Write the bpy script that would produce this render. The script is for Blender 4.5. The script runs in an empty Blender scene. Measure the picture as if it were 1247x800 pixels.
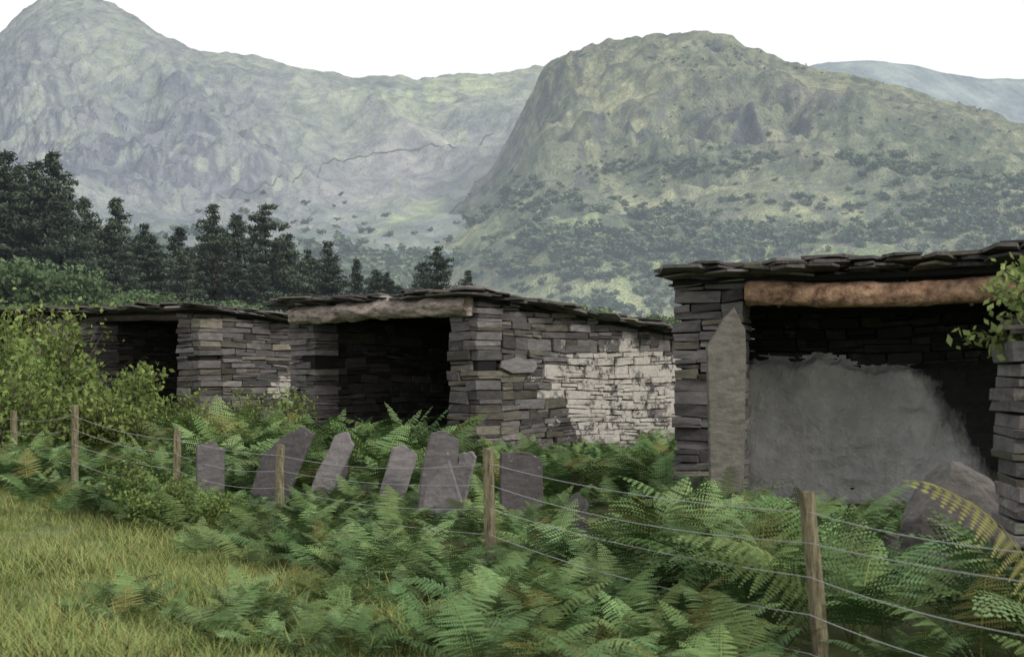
import bpy, bmesh, math, random
import numpy as np
from mathutils import Vector, Matrix, Euler
R=np.random.default_rng(7); random.seed(7)
SC=bpy.context.scene
F=1732.0; CX=623.5; HZ=460.0; EYE=1.6
def ex(u,Y): return (u-CX)/F*Y
def ez(v,Y): return EYE+(HZ-v)/F*Y
# ---------------------------------------------------------------- noise
TAB=np.random.default_rng(3).random((256,256))
def vn(x,y,s=0):
    x=np.asarray(x,float)+s*13.7; y=np.asarray(y,float)+s*7.3
    xi=np.floor(x).astype(int); yi=np.floor(y).astype(int); fx=x-xi; fy=y-yi
    fx=fx*fx*(3-2*fx); fy=fy*fy*(3-2*fy)
    a=TAB[xi&255,yi&255];b=TAB[(xi+1)&255,yi&255];c=TAB[xi&255,(yi+1)&255];d=TAB[(xi+1)&255,(yi+1)&255]
    return (a*(1-fx)+b*fx)*(1-fy)+(c*(1-fx)+d*fx)*fy
def fbm(x,y,o=4,s=0):
    t=0;a=1;n=0
    for i in range(o):
        t=t+a*vn(x*2**i,y*2**i,s+i);n+=a;a*=.5
    return t/n
def rid(a,b,s): return 1-abs(2*vn(a,b,s)-1)
def sst(x): x=np.clip(x,0,1); return x*x*(3-2*x)
# ---------------------------------------------------------------- materials
def newmat(name):
    m=bpy.data.materials.new(name); m.use_nodes=True; nt=m.node_tree; nt.nodes.clear(); return m,nt
def N(nt,t,**k):
    n=nt.nodes.new(t)
    for a,b in k.items(): setattr(n,a,b)
    return n
def mixc(nt,fac,a,b,mode='MIX'):
    n=N(nt,'ShaderNodeMix',data_type='RGBA',blend_type=mode)
    for i,v in ((0,fac),(6,a),(7,b)):
        if hasattr(v,'links'): nt.links.new(v,n.inputs[i])
        elif v is not None: n.inputs[i].default_value=v if i==0 else (*v,1)
    return n.outputs[2]
def noise(nt,scale,detail=4,rough=.6,coord=None,stretch=None):
    n=N(nt,'ShaderNodeTexNoise'); n.inputs['Scale'].default_value=scale; n.inputs['Detail'].default_value=detail; n.inputs['Roughness'].default_value=rough
    tc=N(nt,'ShaderNodeTexCoord'); c=tc.outputs['Object']
    if stretch:
        mp=N(nt,'ShaderNodeMapping'); mp.inputs['Scale'].default_value=stretch; nt.links.new(c,mp.inputs[0]); c=mp.outputs[0]
    nt.links.new(c,n.inputs['Vector']); return n.outputs['Fac']
def ramp(nt,src,a,b,ca=(0,0,0),cb=(1,1,1)):
    r=N(nt,'ShaderNodeValToRGB'); r.color_ramp.elements[0].position=a; r.color_ramp.elements[1].position=b
    r.color_ramp.elements[0].color=(*ca,1); r.color_ramp.elements[1].color=(*cb,1); nt.links.new(src,r.inputs[0]); return r.outputs[0]
def mathn(nt,op,a,b):
    n=N(nt,'ShaderNodeMath',operation=op)
    for i,v in ((0,a),(1,b)):
        if hasattr(v,'links'): nt.links.new(v,n.inputs[i])
        else: n.inputs[i].default_value=v
    return n.outputs[0]
def finish(m,nt,col,rough=.85,bump=None,bstr=.4,bdist=.02,trans=0,emis=None,spec=.3):
    out=N(nt,'ShaderNodeOutputMaterial'); p=N(nt,'ShaderNodeBsdfPrincipled')
    p.inputs['Roughness'].default_value=rough; p.inputs['Specular IOR Level'].default_value=spec
    if hasattr(col,'links'): nt.links.new(col,p.inputs['Base Color'])
    else: p.inputs['Base Color'].default_value=(*col,1)
    if bump is not None:
        b=N(nt,'ShaderNodeBump'); b.inputs['Strength'].default_value=bstr; b.inputs['Distance'].default_value=bdist
        nt.links.new(bump,b.inputs['Height']); nt.links.new(b.outputs[0],p.inputs['Normal'])
    if emis:
        p.inputs['Emission Color'].default_value=(*emis[0],1); p.inputs['Emission Strength'].default_value=emis[1]
    nt.links.new(p.outputs[0],out.inputs[0]); return m
def diffuse(m,nt,col,trans=0,emis=None,bump=None,bstr=1,bdist=1):
    out=N(nt,'ShaderNodeOutputMaterial'); d=N(nt,'ShaderNodeBsdfDiffuse'); nt.links.new(col,d.inputs[0]); sh=d.outputs[0]
    if bump is not None:
        b=N(nt,'ShaderNodeBump'); b.inputs['Strength'].default_value=bstr; b.inputs['Distance'].default_value=bdist
        nt.links.new(bump,b.inputs['Height']); nt.links.new(b.outputs[0],d.inputs['Normal'])
    if trans:
        t=N(nt,'ShaderNodeBsdfTranslucent'); nt.links.new(col,t.inputs[0]); x=N(nt,'ShaderNodeMixShader'); x.inputs[0].default_value=trans
        nt.links.new(sh,x.inputs[1]); nt.links.new(t.outputs[0],x.inputs[2]); sh=x.outputs[0]
    if emis:
        e=N(nt,'ShaderNodeEmission'); e.inputs[0].default_value=(*emis[0],1); e.inputs[1].default_value=emis[1]; x=N(nt,'ShaderNodeAddShader'); nt.links.new(sh,x.inputs[0]); nt.links.new(e.outputs[0],x.inputs[1]); sh=x.outputs[0]
    nt.links.new(sh,out.inputs[0]); return m
HAZE=(.78,.87,1.0)  # distance haze painted in as a faint glow on terrain and trees
def attr(nt,name='Col'):
    a=N(nt,'ShaderNodeAttribute'); a.attribute_name=name; return a
def mat_stone(name,lichen=.3):
    m,nt=newmat(name); a=attr(nt)
    n1=noise(nt,5,6,.7,stretch=(1,1,3)); n2=noise(nt,2.2,6,.75); n3=noise(nt,14,4,.7)
    c=mixc(nt,1.0,a.outputs['Color'],ramp(nt,n1,.25,.75,(.45,.45,.46),(1.55,1.52,1.48)),'MULTIPLY')
    c=mixc(nt,mathn(nt,'MULTIPLY',ramp(nt,n2,.57,.68),lichen),c,(.19,.195,.16))
    c=mixc(nt,mathn(nt,'MULTIPLY',ramp(nt,n3,.66,.72),lichen*.8),c,(.33,.33,.31))
    n4=noise(nt,2.6,8,.8)
    s=mathn(nt,'ADD',mathn(nt,'MULTIPLY',mathn(nt,'SUBTRACT',n4,.5),2.8),a.outputs['Alpha'])
    g=mathn(nt,'GREATER_THAN',a.outputs['Alpha'],.02)
    w2=mathn(nt,'MULTIPLY',ramp(nt,s,.42,.60),g)
    wc=mixc(nt,ramp(nt,n3,.3,.7),(.19,.18,.165),(.46,.445,.42))
    wc=mixc(nt,ramp(nt,n1,.3,.7),wc,(.39,.36,.325))
    c=mixc(nt,w2,c,wc)
    return finish(m,nt,c,.8,n3,.7,.025)
M_stone=mat_stone('dry_slate_stone',.3); M_slab=mat_stone('slate_slab_lichen',.8)
def mat_flat(name,col,rough=.95):
    m,nt=newmat(name); n=noise(nt,6); return finish(m,nt,mixc(nt,n,tuple(c*.6 for c in col),col),rough)
M_core=mat_flat('wall_core_dark',(.012,.012,.012))  # near-black, so shallow gaps and notches get their deep shade by colour
def mat_leaf(name,a,b,trans=0,em=0):
    m,nt=newmat(name); oi=N(nt,'ShaderNodeObjectInfo')
    c=mixc(nt,oi.outputs['Random'],a,b)
    c=mixc(nt,1.0,c,attr(nt).outputs['Color'],'MULTIPLY')
    return diffuse(m,nt,c,trans,(HAZE,em) if em else None)
M_fern=mat_leaf('bracken_frond',(.08,.14,.06),(.20,.285,.125),0)
M_grass=mat_leaf('meadow_grass_blade',(.17,.23,.075),(.27,.31,.125),0)
M_bush=mat_leaf('shrub_leaf',(.15,.215,.075),(.21,.265,.10),.25)
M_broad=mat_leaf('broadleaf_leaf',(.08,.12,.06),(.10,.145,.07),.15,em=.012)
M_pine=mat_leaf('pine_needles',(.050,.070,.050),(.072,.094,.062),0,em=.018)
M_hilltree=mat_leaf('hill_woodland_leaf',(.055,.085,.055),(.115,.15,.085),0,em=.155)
def mat_bark(name,a,b,sc=8,stretch=(1,1,1)):
    m,nt=newmat(name); n=noise(nt,sc,6,.7,stretch=stretch); n2=noise(nt,sc*3,4,.7,stretch=stretch)
    return finish(m,nt,mixc(nt,ramp(nt,n,.35,.65),a,b),.85,n2,.8,.03)
M_trunk=mat_bark('pine_bark',(.05,.04,.035),(.09,.07,.06),3)
M_log=mat_bark('log_bark_brown',(.09,.05,.032),(.40,.26,.17),7)
M_logend=mat_bark('log_weathered_pale',(.12,.10,.09),(.50,.42,.37),5,(1,1,2.5))
M_post=mat_bark('fence_post_timber',(.08,.07,.04),(.30,.265,.17),14,(3,3,.5))
m,nt=newmat('galvanised_wire'); M_wire=finish(m,nt,(.36,.36,.37),.5)
def mat_plaster():
    m,nt=newmat('lime_plaster'); n=noise(nt,1.1,7,.7,stretch=(1,1,.6)); n2=noise(nt,5,6,.65); n3=noise(nt,2.2,6,.75,stretch=(1.4,1.4,.5)); a=attr(nt)
    c=mixc(nt,ramp(nt,n,.35,.62),(.52,.51,.51),(.82,.81,.80)); c=mixc(nt,ramp(nt,n3,.60,.76),c,(.34,.33,.325)); c=mixc(nt,1.,c,ramp(nt,n2,.3,.7,(.84,.84,.84),(1.06,1.06,1.06)),'MULTIPLY')
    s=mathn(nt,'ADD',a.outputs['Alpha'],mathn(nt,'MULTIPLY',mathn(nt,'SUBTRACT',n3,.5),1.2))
    c=mixc(nt,ramp(nt,s,.35,.8),c,(.045,.044,.045))  # alpha mixes in near-black: painted shade on the right, soot at the top
    return finish(m,nt,c,.9,n2,1.0,.14)
M_plaster=mat_plaster()
def mat_ground():
    m,nt=newmat('meadow_ground'); n=noise(nt,.5,6,.7); n2=noise(nt,6,5,.7)
    c=mixc(nt,ramp(nt,n,.35,.65),(.09,.12,.045),(.15,.175,.07)); c=mixc(nt,ramp(nt,n2,.45,.8),c,(.06,.07,.03))
    return finish(m,nt,c,.95,n2,.6,.05)
M_ground=mat_ground()
def mat_terrain(name,em,sc,ct=1.0):
    m,nt=newmat(name); a=attr(nt); n=noise(nt,sc,6,.7); n2=noise(nt,sc*5,5,.75)
    lo=1-.30*ct; hi=1+.24*ct
    c=mixc(nt,1.0,a.outputs['Color'],ramp(nt,n,.35,.65,(lo,lo+.02,lo+.06),(hi,hi-.02,hi-.08)),'MULTIPLY')
    c=mixc(nt,1.0,c,ramp(nt,n2,.35,.65,(lo-.08,lo-.04,lo),(hi+.08,hi+.05,hi)),'MULTIPLY')
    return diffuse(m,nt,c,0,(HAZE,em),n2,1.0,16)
# ---------------------------------------------------------------- mesh helpers
def mk_mesh(name,V,Fc,col=None,mat=None,smooth=False):
    me=bpy.data.meshes.new(name)
    V=np.asarray(V,float); Fl=Fc.tolist() if isinstance(Fc,np.ndarray) else Fc
    me.from_pydata(V.tolist(),[],Fl)
    if col is not None:
        at=me.color_attributes.new('Col','FLOAT_COLOR','POINT')
        c=np.asarray(col,float)
        if c.shape[1]==3: c=np.hstack([c,np.zeros((len(c),1))])
        at.data.foreach_set('color',c.ravel())
    if mat: me.materials.append(mat)
    if smooth: me.polygons.foreach_set('use_smooth',[True]*len(me.polygons))
    me.update(); return me
def link(name,me,parent=None):
    o=bpy.data.objects.new(name,me); SC.collection.objects.link(o)
    if parent: o.parent=parent
    return o
def empty(name):
    o=bpy.data.objects.new(name,None); SC.collection.objects.link(o); return o
class MB:
    def __init__(s): s.v=[];s.f=[];s.c=[]
    def add(s,vs,fs,col):
        b=len(s.v); s.v+=vs; s.f+=[[i+b for i in f] for f in fs]; s.c+=[col]*len(vs)
    def obj(s,name,mat,parent=None,bevel=0,fixn=True):
        me=mk_mesh(name,s.v,s.f,s.c,mat)
        if fixn:
            bm=bmesh.new(); bm.from_mesh(me); bmesh.ops.recalc_face_normals(bm,faces=bm.faces); bm.to_mesh(me); bm.free()
        o=link(name,me,parent)
        if bevel:
            m=o.modifiers.new('bevel','BEVEL'); m.width=bevel; m.segments=1; m.limit_method='ANGLE'
        return o
BOXF=[(0,1,3,2),(4,6,7,5),(0,4,5,1),(2,3,7,6),(0,2,6,4),(1,5,7,3)]
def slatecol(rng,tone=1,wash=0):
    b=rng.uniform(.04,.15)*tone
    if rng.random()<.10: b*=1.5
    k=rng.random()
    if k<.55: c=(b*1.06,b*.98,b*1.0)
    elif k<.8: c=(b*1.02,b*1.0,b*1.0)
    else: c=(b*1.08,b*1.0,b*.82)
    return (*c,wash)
def wall(mb,o,d,n,L,T,z0,top,rng,hr=(.05,.15),lr=(.22,.65),jit=.02,wash=None,holes=(),tone=1,core=None,ph=0):
    def P(s,t,z): return (o[0]+d[0]*s+n[0]*t,o[1]+d[1]*s+n[1]*t,z)
    def box(s0,s1,z0,z1,w):
        a=rng.uniform(-jit,jit); b=rng.uniform(-jit,jit); vs=[]
        sl=rng.uniform(-.012,.012)
        for s in (s0,s1):
            for t in (a,T+b):
                for z in (z0,z1):
                    vs.append(P(s+rng.uniform(-.018,.018),t+rng.uniform(-.016,.016),z+(sl if s==s1 else -sl)+rng.uniform(-.011,.011)+.03*math.sin(s*1.3+z*2+ph)))
        mb.add(vs,BOXF,slatecol(rng,tone,w))
    z=z0; zm=max(top(0),top(L))
    while z<zm:
        h=rng.uniform(*hr)
        if rng.random()<.15: h*=1.35
        s=rng.uniform(-.03,.02)
        while s<L-.03:
            l=rng.uniform(*lr)*(1.3 if rng.random()<.15 else 1)
            if L-(s+l)<.14: l=L-s+rng.uniform(-.02,.03)
            sm=s+l/2; zc=z+h/2
            if zc<top(sm) and not any(a<sm<b and c<zc<e for a,b,c,e in holes):
                w=wash(sm,zc) if wash else 0
                if h>.1 and rng.random()<.4:
                    k=rng.uniform(.3,.7); k2=rng.uniform(.3,.7)
                    box(s,s+l-.01,z,z+h*k-.006,w)
                    if l>.4 and rng.random()<.5: box(s,s+l*k2-.008,z+h*k,z+h,w); box(s+l*k2,s+l-.01,z+h*k,z+h,w)
                    else: box(s,s+l-.01,z+h*k,z+h,w)
                else: box(s,s+l-rng.uniform(.006,.025),z,z+h,w)
            s+=l
        z+=h+rng.uniform(.004,.018)
    if core is not None:
        vs=[]
        for s in (.08,L-.08):
            for t in (.08,T-.08):
                for zz in (z0,top(s)-.06): vs.append(P(s,t,zz))
        core.add(vs,BOXF,(.02,.02,.02,0))
def slab(mb,c,ax,ay,az,a,b,th,rng,tone=1,wash=0):
    n=rng.integers(5,8); ang=np.sort((np.arange(n)+rng.uniform(-.3,.3,n))/n*2*math.pi)+rng.uniform(0,6)
    pts=[]
    for t in ang:
        ct,st=math.cos(t),math.sin(t); r=(abs(ct)**3+abs(st)**3)**(-1/3)*rng.uniform(.85,1.05)
        pts.append((a*ct*r,b*st*r))
    vs=[];
    for zz in (0,th):
        for p in pts:
            q=Vector(c)+ax*p[0]+ay*p[1]+az*(zz+rng.uniform(-.004,.004)); vs.append(tuple(q))
    n=len(pts); fs=[list(range(n))[::-1],list(range(n,2*n))]+[[i,(i+1)%n,n+(i+1)%n,n+i] for i in range(n)]
    mb.add(vs,fs,slatecol(rng,tone,wash))
def roof(parent,o,d,e,W,D,zf0,zf1,zb,rng,ovf=.2,ovs=.18,layers=3,th=(.02,.045),tone=.8,ovl=None,extra=0):
    mb=MB(); ovl=ovs if ovl is None else ovl
    def zt(s,t):
        f=zf0+(zf1-zf0)*s/W; return f+(zb-f)*t/D
    def P(s,t,dz=0): return Vector((o[0]+d[0]*s+e[0]*t,o[1]+d[1]*s+e[1]*t,zt(s,t)+dz))
    for k in range(layers+1):
        ns=int((W+ovl+ovs)/.42); ntt=int((D+ovf)/.42)
        for i in range(ns+1):
            for j in range(ntt+1):
                if k==layers and rng.random()<.72: continue
                s=-ovl+i/ns*(W+ovl+ovs)+rng.uniform(-.1,.1); t=-ovf+j/ntt*(D+ovf+.1)+rng.uniform(-.1,.1)
                edge=(j==0 or i==0 or i==ns)
                s=min(max(s,-ovl+.1),W+ovs-.1) ; t=max(t,-ovf+.12)
                if edge: s+=rng.uniform(-.12,.12); t+=rng.uniform(-.16,.14)
                big=1.35 if (edge and rng.random()<.2) else 1
                c=P(s,t,.02+k*.034+rng.uniform(0,.025)+extra*k*max(0,s/W))
                yaw=rng.uniform(-.6,.6); tilt=rng.uniform(-.09,.09); tl2=rng.uniform(-.08,.08)
                ax=(P(s+.1,t)-P(s,t)).normalized(); ay=(P(s,t+.1)-P(s,t)).normalized()
                az=ax.cross(ay).normalized()
                if az.z<0: az=-az
                ax2=ax*math.cos(yaw)+ay*math.sin(yaw); ay2=ay*math.cos(yaw)-ax*math.sin(yaw)
                ax2=(ax2+az*tilt).normalized(); ay2=(ay2+az*tl2).normalized(); az2=ax2.cross(ay2).normalized()
                if az2.z<0: az2=-az2
                tn=tone*rng.uniform(.5,1.4)*(3.0 if rng.random()<.06 else 1)
                slab(mb,c,ax2,ay2,az2,rng.uniform(.2,.42)*big,rng.uniform(.2,.42)*big,rng.uniform(*th),rng,tn,0)
    mb.obj('roof_slates',M_slab,parent)
    vs=[]
    for s in (-.02,W+.02):
        for t in (.0,D+.02):
            for zz in (-.05,.015): vs.append(tuple(P(s,t,zz)))
    b=MB(); b.add(vs,BOXF,(.02,.02,.02,0)); b.obj('roof_light_block',M_core,parent)  # added panel under the slates, blocks light from the shed interior
def log(name,p0,p1,r,mat,parent,seed,bumpy=.12,stubs=0,flat=1.0,wav=3):
    rng=np.random.default_rng(seed); p0=Vector(p0);p1=Vector(p1); ax=(p1-p0); L=ax.length; ax.normalize()
    sx=ax.cross(Vector((0,0,1))).normalized(); sz=sx.cross(ax)
    n=110;m=26; vs=[]
    for i in range(n+1):
        f=i/n; c=p0+ax*L*f+sz*(.03*math.sin(f*5+seed))+sx*(.02*math.sin(f*7))
        rr=r*(1-.06*f)
        for j in range(m):
            a=j/m*2*math.pi
            q=rr*(1+bumpy*(fbm(f*L*wav+50,math.cos(a)*1.5+20+math.sin(a)*3,5,seed)*2-1))
            if i in(0,n): q*=.93
            vs.append(tuple(c+sx*math.cos(a)*q+sz*math.sin(a)*q*flat))
    fs=[[i*m+j,i*m+(j+1)%m,(i+1)*m+(j+1)%m,(i+1)*m+j] for i in range(n) for j in range(m)]
    fs+= [list(range(m)),list(range(n*m,(n+1)*m))[::-1]]
    for k in range(stubs):
        f=rng.uniform(.1,.95);a=rng.uniform(2.2,4.6); c=p0+ax*L*f; dr=(sx*math.cos(a)+sz*math.sin(a))
        b=len(vs); 
        for q,h in ((.035,.8),(.022,1.18)):
            for j in range(6):
                t=j/6*2*math.pi; vs.append(tuple(c+dr*r*h+(ax*math.cos(t)+dr.cross(ax)*math.sin(t))*q))
        fs+=[[b+j,b+(j+1)%6,b+6+(j+1)%6,b+6+j] for j in range(6)]+[[b+6+j for j in range(6)]]
    me=mk_mesh(name,vs,fs,None,mat,True); return link(name,me,parent)
# ---------------------------------------------------------------- terrain near
def ground(x,y):
    x=np.asarray(x,float);y=np.asarray(y,float)
    g=-.15+.28*sst((-x-3)/5)+.12*sst((14-y)/8)*sst((1-x)/4)+.033*np.clip(y-22,0,400)*sst((y-22)/10)
    return g+.12*(fbm(x*.35+9,y*.35+4,3,2)-.5)*sst((60-y)/40)
def gz(x,y): return float(ground(x,y))
def make_ground():
    ys=np.concatenate([np.linspace(-30,3,12),np.linspace(3.5,45,130),np.geomspace(46,9000,60)])
    xs=np.concatenate([-np.geomspace(7000,22,30),np.linspace(-20,20,110),np.geomspace(22,7000,30)])
    X,Y=np.meshgrid(xs,ys); Z=ground(X,np.minimum(Y,420))
    nx=len(xs); I=np.arange((len(ys)-1)*nx).reshape(-1,nx)[:,:-1].ravel()
    Fc=np.stack([I,I+1,I+nx+1,I+nx],1)
    link('ground',mk_mesh('ground',np.stack([X.ravel(),Y.ravel(),Z.ravel()],1),Fc,None,M_ground,True))
make_ground()
# ---------------------------------------------------------------- mountains
def mountain(name,sil,Y0,Yr,e0,u0,u1,nx,ny,colfun,mat,amp,seed,wl=300,gp=1.0,cragfun=None,rough=.003):
    us=np.linspace(u0,u1,nx); su=[p[0] for p in sil]; sv=[p[1] for p in sil]
    er=(HZ-np.interp(us,su,sv))/F
    k=np.array([1,2,3,2,1])/9.; er=np.convolve(np.pad(er,2,'edge'),k,'valid')
    er=er+rough*(fbm(us/22,us*0+3,4,seed)-.5)
    ss=np.concatenate([np.linspace(0,1,ny),np.linspace(1.03,1.35,14)])
    U,S=np.meshgrid(us,ss); ER=np.tile(er,(len(ss),1))
    YR=Yr*(1+.10*np.sin(U/170+seed))
    Y=Y0+(YR-Y0)*S
    Sc=np.clip(S,0,1); G=Sc**gp
    E=e0+(ER-e0)*G
    E=np.where(S>1,ER-(S-1)*.35,E)
    X=(U-CX)/F*Y; Z=EYE+E*Y; V0=HZ-E*F
    cr=cragfun(U,V0) if cragfun else 0
    nz=(fbm(X/wl+30,Y/wl+30,3,seed)-.5)*2.0*amp
    gul=(rid(X/(wl*.35)+Y/(wl*.9),Y/(wl*.8),seed+5)-.5)*amp*.9+(fbm(X/(wl*.14),Y/(wl*.2),4,seed+8)-.5)*amp*.8*(1+1.2*cr)+(rid(X/(wl*.05),Y/(wl*.07),seed+9)-.5)*amp*.22*(.3+2*cr)
    fade=sst(Sc/.15)*(1-.88*sst((Sc-.8)/.2))*np.clip(Y/Yr*1.5,0,1)
    Zn=Z+(nz+gul)*fade+(fbm(X/(wl*.06),Y/(wl*.06),3,seed+3)-.5)*amp*.3*np.clip(Y/Yr,0,1)
    V=HZ-(Zn-EYE)/Y*F
    col=colfun(U,V0,X,Y)
    W=nx; I=np.arange((len(ss)-1)*W).reshape(-1,W)[:,:-1].ravel()
    me=mk_mesh(name,np.stack([X.ravel(),Y.ravel(),Zn.ravel()],1),np.stack([I,I+1,I+W+1,I+W],1),col.reshape(-1,3),mat,True)
    link(name,me)
    return dict(us=us,V=V[:ny],V0=V0[:ny],P=np.stack([X,Y,Zn],2)[:ny])
def tpt(g,u,v,key='V'):
    j=int(np.argmin(abs(g['us']-u))); i=int(np.argmin(abs(g[key][:,j]-v))); return g['P'][i,j]
def blob(U,V,u,v,ru,rv,rot=0):
    a=math.radians(rot); x=(U-u)*math.cos(a)+(V-v)*math.sin(a); y=-(U-u)*math.sin(a)+(V-v)*math.cos(a)
    return np.exp(-(x/ru)**2-(y/rv)**2)
def lay(c,m,col):
    m=np.clip(m,0,1)[...,None]; return c*(1-m)+np.array(col)*m
def thr(n,a,b): return sst((n-a)/(b-a))
GR=(.235,.255,.165);GRY=(.31,.325,.205);RK=(.155,.16,.18);DRK=(.095,.10,.12);HE=(.13,.155,.12);SCR=(.23,.225,.24);DG=(.10,.135,.09)  # hill tones kept pale and bluish, distance haze put into the colour
def rot(U,V,a): a=math.radians(a); return U*math.cos(a)+V*math.sin(a),-U*math.sin(a)+V*math.cos(a)
def cragL(U,V): return np.clip(blob(U,V,60,150,200,100)+blob(U,V,230,190,140,60,15),0,1)
def cragR(U,V): return np.clip(blob(U,V,860,70,70,24,15)+blob(U,V,690,110,40,60,20)+blob(U,V,920,165,100,22,8)+blob(U,V,790,190,70,20,0),0,1)
def colL(U,V,X,Y):
    n=fbm(U/60+5,V/34+2,5,1); n2=fbm(U/18,V/10,5,4); n3=fbm(U/7,V/4,4,6)
    a,b=rot(U,V,40); st=fbm(a/30,b/7,5,9)
    a2,b2=rot(U,V,-30); st2=fbm(a2/34,b2/8,5,12)
    c=np.zeros(U.shape+(3,))+np.array((.20,.22,.20))
    c=lay(c,thr(n,.42,.58)*.8,(.165,.18,.185))
    c=lay(c,thr(st,.5,.62)*.55,(.15,.16,.175)); c=lay(c,thr(1-st2,.5,.62)*.4,(.24,.265,.195))
    lm=cragL(U,V)
    c=lay(c,lm*thr(n2,.44,.54)*.9,RK)
    c=lay(c,lm*thr(n3*.6+st*.6,.62,.70)*.9,DRK)
    c=lay(c,blob(U,V,180,190,150,45,10)*thr(n3*.5+n2*.5,.48,.58)*.9,DRK)
    c=lay(c,blob(U,V,540,120,110,35,-8)*.8*thr(n2,.35,.55),(.28,.32,.20))
    c=lay(c,blob(U,V,480,130,50,22,20)*thr(n3,.45,.6)*.8,(.13,.15,.13))
    c=lay(c,blob(U,V,470,215,150,45,-10)*.75*thr(n,.25,.5),SCR)
    c=lay(c,blob(U,V,520,190,120,40,-30)*thr(st2,.48,.6)*.6,(.28,.31,.22))
    c=lay(c,blob(U,V,150,60,60,50,30)*thr(n2,.42,.56)*.5,(.22,.25,.19))
    c=lay(c,blob(U,V,495,285,44,13,-35)*.95,(.36,.43,.20))
    c=lay(c,blob(U,V,400,330,200,40)*.7*thr(n2,.35,.6),DG)
    return c
def colR(U,V,X,Y):
    n=fbm(U/60+15,V/34+2,5,2); n2=fbm(U/18+3,V/9,5,4); n3=fbm(U/7,V/4,4,9)
    a,b=rot(U,V,25); st=fbm(a/30,b/6,5,3); a2,b2=rot(U,V,-55); st2=fbm(a2/34,b2/8,5,13)
    c=np.zeros(U.shape+(3,))+np.array(GR)
    c=lay(c,thr(n,.43,.57)*.65,(.18,.20,.145))
    c=lay(c,thr(st,.52,.62)*.55,HE); c=lay(c,thr(n2,.53,.62)*.65,HE)
    c=lay(c,blob(U,V,745,130,75,60,20)*thr(1-n2,.4,.55)*.8,GRY)
    c=lay(c,blob(U,V,780,90,60,40,20)*thr(st2,.45,.55)*.5,GRY)
    c=lay(c,blob(U,V,1010,170,180,45,12)*thr(1-n,.42,.56)*.6,(.27,.255,.205))
    c=lay(c,thr(n3*.5+n2*.5,.57,.63)*.7,(.13,.14,.13))
    for q in ((860,68,65,18,15,.95),(700,95,24,55,25,.95),(640,170,25,60,15,.6),(920,165,100,18,8,.85),(960,110,50,9,20,.6),(790,190,80,12,0,.7),(1080,150,60,8,15,.5),(760,75,40,9,25,.6),(1130,135,50,7,12,.6)):
        c=lay(c,blob(U,V,*q[:5])*thr(n3*.5+st*.5,.46,.55)*q[5]*1.5,(.095,.105,.11))
    c=lay(c,blob(U,V,575,225,40,80,25)*.9,SCR)
    for q in ((565,265,70,16,-30,.9),(690,300,90,25,0,.8),(1120,215,110,24,8,.9),(1180,265,90,35,0,.9),(830,300,90,22,0,.7),(830,205,70,15,0,.8)):
        c=lay(c,blob(U,V,*q[:5])*thr(n2,.38,.52)*q[5],DG)
    c=lay(c,blob(U,V,800,255,140,14,-6)*thr(1-n2,.4,.55)*.9,GRY)
    c=lay(c,blob(U,V,900,325,260,22)*thr(1-n2,.42,.56)*.9,(.30,.37,.17))
    c=lay(c,blob(U,V,740,345,50,10)*.85,(.42,.46,.26))
    return c
silL=[(-500,330),(-350,230),(-200,150),(-80,90),(0,40),(22,16),(48,-3),(75,-14),(100,-12),(125,-2),(160,18),(205,44),(240,62),(275,66),(310,68),(345,78),(400,88),(440,97),(480,93),(520,97),(560,93),(620,86),(665,80),(720,110),(800,190),(900,330),(1000,425)]
silR=[(380,430),(440,355),(500,305),(545,262),(582,222),(606,192),(625,158),(645,118),(662,84),(680,68),(705,58),(740,48),(790,42),(830,36),(855,36),(880,43),(905,53),(935,64),(960,75),(1000,84),(1060,97),(1120,114),(1180,131),(1247,149),(1400,190),(1700,290),(2100,400)]
silF=[(700,160),(900,100),(990,80),(1020,75),(1080,76),(1120,82),(1160,91),(1200,96),(1247,95),(1350,90),(1500,80),(1800,120),(2200,250)]
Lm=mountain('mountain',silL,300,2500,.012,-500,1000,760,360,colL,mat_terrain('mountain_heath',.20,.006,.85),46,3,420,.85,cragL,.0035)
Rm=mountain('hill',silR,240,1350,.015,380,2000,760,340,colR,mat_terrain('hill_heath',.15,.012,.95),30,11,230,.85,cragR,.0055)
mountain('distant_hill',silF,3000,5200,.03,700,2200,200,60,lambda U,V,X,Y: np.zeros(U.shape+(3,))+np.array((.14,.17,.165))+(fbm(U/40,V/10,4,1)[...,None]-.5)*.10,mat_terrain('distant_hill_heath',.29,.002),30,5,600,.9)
def hillwall(g,pts,w):
    us=g['us']; j0=int(np.argmin(abs(us-pts[0][0]))); j1=int(np.argmin(abs(us-pts[-1][0])))
    js=np.arange(j0,j1+1); ip=None; I=[]
    nr=np.arange(g['V'].shape[0])
    for j in js:
        v=np.interp(us[j],[p[0] for p in pts],[p[1] for p in pts]); c=abs(g['V'][:,j]-v)
        if ip is not None: c=c+.35*abs(nr-ip)
        ip=int(np.argmin(c)); I.append(ip)
    I=np.array(I,float); k=np.ones(13)/13; I=np.convolve(np.pad(I,6,'edge'),k,'valid')
    V=[]
    for i,j in zip(I,js):
        a=int(i); f=i-a; p=g['P'][a,j]*(1-f)+g['P'][min(a+1,len(nr)-1),j]*f
        V+= [(p[0],p[1]-w,p[2]-6),(p[0],p[1]-w,p[2]+1.5),(p[0],p[1]+w,p[2]+1.5),(p[0],p[1]+w,p[2]-6)]
    Fc=[[4*i+a,4*i+a+1,4*i+4+a+1,4*i+4+a] for i in range(len(js)-1) for a in range(3)]
    link('mountain_stone_wall',mk_mesh('mountain_stone_wall',V,Fc,[(.16,.165,.16)]*len(V),mat_terrain('hill_wall_stone',.19,.02)))
hillwall(Lm,[(265,243),(330,225),(400,198),(460,188),(520,180),(600,165)],.8)
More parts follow.
